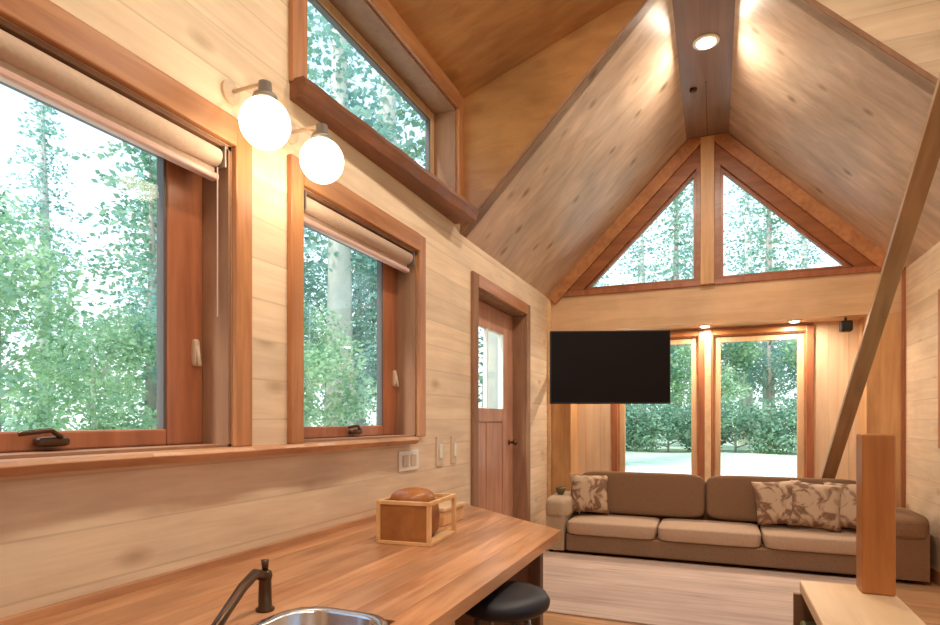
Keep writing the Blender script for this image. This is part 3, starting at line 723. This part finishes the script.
# ------------------------------------------------------------------ outside
def conifer(seed, h, R, mat, bark, dens=1.0, name='conifer_tree', open_=0.15):
    rnd = random.Random(seed)
    t = thing(name, (0, 0, 0)); f = MB()
    MB().tube([(0,0,0), (rnd.uniform(-.1,.1), rnd.uniform(-.1,.1), h*.5), (0, 0, h*.97)], [h*.018+.05, h*.012+.03, .02], 9).build('trunk', bark, t, smooth=True)
    levels = int(h*3.4)
    for i in range(levels):
        z = h*(open_ + (1-open_)*i/levels); r = R*(1-(z/h))**.75+.2
        for k in range(int(8*dens)):
            a = rnd.uniform(0, 2*PI); L = r*rnd.uniform(.7, 1.1)
            for q in range(int(5+L*7)):
                s = (q+rnd.random())/(5+L*7); rr_ = L*s
                p = Vector((math.cos(a)*rr_, math.sin(a)*rr_, z - .25*rr_*s + rnd.uniform(-.06,.06)))
                p += Vector((rnd.uniform(-.12,.12), rnd.uniform(-.12,.12), 0))
                sz = rnd.uniform(.04, .095)
                u = Vector((rnd.uniform(-1,1), rnd.uniform(-1,1), rnd.uniform(-.5,.5))).normalized()*sz
                w = u.cross(Vector((rnd.uniform(-1,1), rnd.uniform(-1,1), rnd.uniform(-1,1)))).normalized()*sz*.6
                f.add([p-u, p+w, p+u, p-w], [(0,1,2,3)])
    f.build('foliage', mat, t); return t
def broad(seed, h, R, mat, bark, name='leafy_tree', n=9000):
    rnd = random.Random(seed); t = thing(name, (0,0,0)); tr = MB()
    tr.tube([(0,0,0), (.05*h*.1, 0, h*.4), (0, .1, h*.9)], [h*.014+.03, h*.01+.02, .015], 9)
    blobs = []
    for k in range(13):
        a = rnd.uniform(0, 2*PI); z = h*rnd.uniform(.35, .92); rad = R*rnd.uniform(.25, .8)*(1.1-abs(z/h-.6))
        c = Vector((math.cos(a)*rad, math.sin(a)*rad, z)); blobs.append((c, R*rnd.uniform(.3, .5)))
        tr.tube([(0, 0, z*.7), tuple(c*.5+Vector((0,0,z*.42))), tuple(c)], [.035, .02, .008], 6)
    tr.build('trunk', bark, t, smooth=True); f = MB()
    for i in range(n):
        c, r = rnd.choice(blobs)
        v = Vector((rnd.gauss(0,1), rnd.gauss(0,1), rnd.gauss(0,1))).normalized()*r*rnd.random()**.4
        p = c+v; sz = rnd.uniform(.04, .095)
        u = Vector((rnd.uniform(-1,1), rnd.uniform(-1,1), rnd.uniform(-.6,.6))).normalized()*sz
        w = u.cross(Vector((rnd.uniform(-1,1), rnd.uniform(-1,1), rnd.uniform(-1,1)))).normalized()*sz*.7
        f.add([p-u, p+w, p+u, p-w], [(0,1,2,3)])
    f.build('foliage', mat, t); return t
def bush(seed):
    t = broad(seed, 2.4, 1.9, M['needles'], M['bark'], name='leafy_shrub', n=7000); return t
protos = [conifer(1, 10, 2.3, M['needles'], M['bark'], 1.2), conifer(2, 13, 2.2, M['leaves_blue'], M['bark_pale'], .8, open_=.3),
          broad(3, 6.5, 2.2, M['leaves'], M['bark_pale']), broad(4, 8.5, 2.6, M['leaves_blue'], M['bark']), bush(6)]
used = [False]*5
kinds = ['dark green conifer', 'tall blue-green conifer with bare pale trunk', 'light green leafy tree', 'blue-green leafy tree', 'low rounded green shrub']
def plant(k, x, y, s, rz_, label, group):
    o = protos[k] if not used[k] else copy_tree(protos[k]); used[k] = True
    o.location = (x, y, -2.25 if k == 4 else -1.68); o.rotation_euler = (0, 0, rz_); o.scale = (s, s, s)
    tag(o, label, 'shrub' if k == 4 else 'tree', group)
rt = random.Random(5)
places = []
# seen through the left windows
for a, r, k, s in [(-66, 7.5, 0, .9), (-63, 10, 2, 1.0), (-61.5, 15, 0, .8), (-55, 8.5, 2, .6), (-51, 11, 0, .8), (-49, 15, 1, 1.0), (-46, 9, 3, .7), (-43, 13, 0, .95),
                   (-40, 17, 1, 1.0), (-38, 9.5, 2, .75), (-35.5, 14, 3, 1.0), (-33, 19, 0, 1.0), (-31, 12, 1, .8), (-28, 16, 3, 1), (-70, 13, 1, 1), (-45, 22, 0, 1.3), (-36, 24, 1, 1.2), (-24, 20, 0, 1)]:
    r = r*1.25+2.5; places.append((math.sin(math.radians(a))*r, math.cos(math.radians(a))*r, k, s, 'l'))
# seen through the bay and the gable
for x, y, k, s in [(-10.5, 38, 3, 1.2), (-7, 36.5, 2, 1.4), (-3.6, 38.5, 3, 1.25), (-.4, 36.8, 2, 1.4), (2.9, 38.5, 3, 1.3), (6.2, 37, 2, 1.4), (9.6, 38.5, 3, 1.2), (13, 37, 0, 1.2),
                   (-13, 44, 1, 1.5), (-9, 45, 1, 1.5), (-5, 44, 1, 1.6), (-1.4, 45, 1, 1.55), (1.9, 44, 1, 1.6), (5.4, 45, 1, 1.5), (9, 44, 1, 1.55), (13, 46, 0, 2.0), (16.5, 42, 1, 1.4),
                   (-11, 52, 0, 2.2), (-3, 53, 0, 2.2), (4, 53, 0, 2.3), (11, 54, 0, 2.1)]:
    places.append((x, y, k, s, 'f'))
for x, y in [(-9, 33), (-5.6, 33.6), (-2.3, 33), (1.0, 33.8), (4.3, 33.1), (7.6, 33.7), (11, 33)]: places.append((x, y, 4, 1.25, 'f'))
for a, r, k, s in [(-58.5, 27, 1, 1.15), (-65, 24, 0, 1.3), (-20, 17, 1, 1.7), (-25, 21, 0, 2.0), (-30, 24, 1, 1.9), (-35, 18, 1, 1.6), (-40, 25, 0, 2.1), (-46, 20, 1, 1.7), (-50.5, 26, 0, 2.0)]:
    places.append((math.sin(math.radians(a))*r, math.cos(math.radians(a))*r, k, s, 't'))
for x, y, k, s in [(7, 6, 2, 1), (8, 10, 3, 1), (9, 3, 0, 1), (10, 0, 3, 1), (9, 14, 1, 1)]: places.append((x, y, k, s, 'r'))
side_txt = {'t': 'towering behind the others outside the left wall', 'l': 'in the woods outside the left wall windows', 'f': 'in the woods beyond the far bay windows', 'r': 'in the woods outside the right wall'}
for x, y, k, s, sd in places:
    plant(k, x, y, s*rt.uniform(.95, 1.05), rt.uniform(0, 6.28), kinds[k]+' '+side_txt[sd], kinds[k]+'s '+side_txt[sd])
o = MB().add([(-70,-70,0),(70,-70,0),(70,70,0),(-70,70,0),(-70,-70,-.3),(70,-70,-.3),(70,70,-.3),(-70,70,-.3)],
             [(0,1,2,3),(4,7,6,5),(0,4,5,1),(1,5,6,2),(2,6,7,3),(3,7,4,0)]).build('ground', M['lawn']); base(o, (0,0,-.3)); o.location = (0, 0, -1.98)
structure(o, 'pale lawn around the cabin')
o = MB().box(-16, 16, 14, 22, -1.70, -1.665).build('gravel_drive', M['gravel']); structure(o, 'pale gravel drive beyond the bay')
o = MB().box(-9, -4, -8, 12, -1.70, -1.665).build('gravel_path', M['gravel']); structure(o, 'pale gravel strip outside the left wall')

# ------------------------------------------------------------------ lights
def light(kind, name, loc, power, col=(1, .8, .55), **kw):
    l = bpy.data.lights.new(name, kind); l.energy = power; l.color = col
    for k, v in kw.items(): setattr(l, k, v)
    o = bpy.data.objects.new(name, l); C.objects.link(o); o.location = loc; return o
for y in (5.55, 3.3, 1.4, -.6):  # farthest lamp is seen; the nearer three are added to brighten the room
    light('AREA', 'downlight_beam', (XM, y, ZS-.03), 42, (1, .87, .70), shape='DISK', size=.16)
for x in (-1.05, -.11, .83):
    light('AREA', 'puck_beam', (x, 7.6, 1.10), 16, (1, .84, .66), shape='DISK', size=.08)
for y in (2.02, 2.42):
    light('POINT', 'globe_glow', (-1.8, y, 1.285-.125), 5, (1, .82, .58), shadow_soft_size=.1)
sun = light('SUN', 'sun', (0, -5, 20), 4.5, (1, .96, .9), angle=.12)
sun.rotation_euler = Vector((-.25, -.72, 1.0)).to_track_quat('Z', 'Y').to_euler()

w = bpy.data.worlds.new('sky'); bpy.context.scene.world = w; w.use_nodes = True
nt = w.node_tree; bg = nt.nodes['Background']
tc = nt.nodes.new('ShaderNodeTexCoord'); sp_ = nt.nodes.new('ShaderNodeSeparateXYZ'); nt.links.new(tc.outputs['Generated'], sp_.inputs[0])
rp = nt.nodes.new('ShaderNodeValToRGB'); rp.color_ramp.elements[0].position = 0; rp.color_ramp.elements[0].color = (.90, .95, .97, 1)
rp.color_ramp.elements[1].position = .6; rp.color_ramp.elements[1].color = (.45, .66, .95, 1)
nt.links.new(sp_.outputs['Z'], rp.inputs[0]); nt.links.new(rp.outputs[0], bg.inputs[0]); bg.inputs[1].default_value = 2.0

# ------------------------------------------------------------------ camera
cam = bpy.data.cameras.new('camera'); co = bpy.data.objects.new('camera', cam); C.objects.link(co)
cam.sensor_width = 36; cam.lens = 36*590/940; cam.shift_y = 107.5/940; cam.clip_start = .05; cam.clip_end = 300
co.location = (0, 0, 0); co.rotation_euler = (PI/2, 0, math.atan(245/590))
sc = bpy.context.scene; sc.camera = co
for o in sc.objects:
    if o.parent is None: o.location.z += H
sc.view_settings.view_transform = 'Standard'; sc.view_settings.look = 'None'; sc.view_settings.gamma = 1
sc.view_settings.exposure = 0.1
sc.cycles.max_bounces = 10; sc.cycles.diffuse_bounces = 6; sc.cycles.transparent_max_bounces = 16
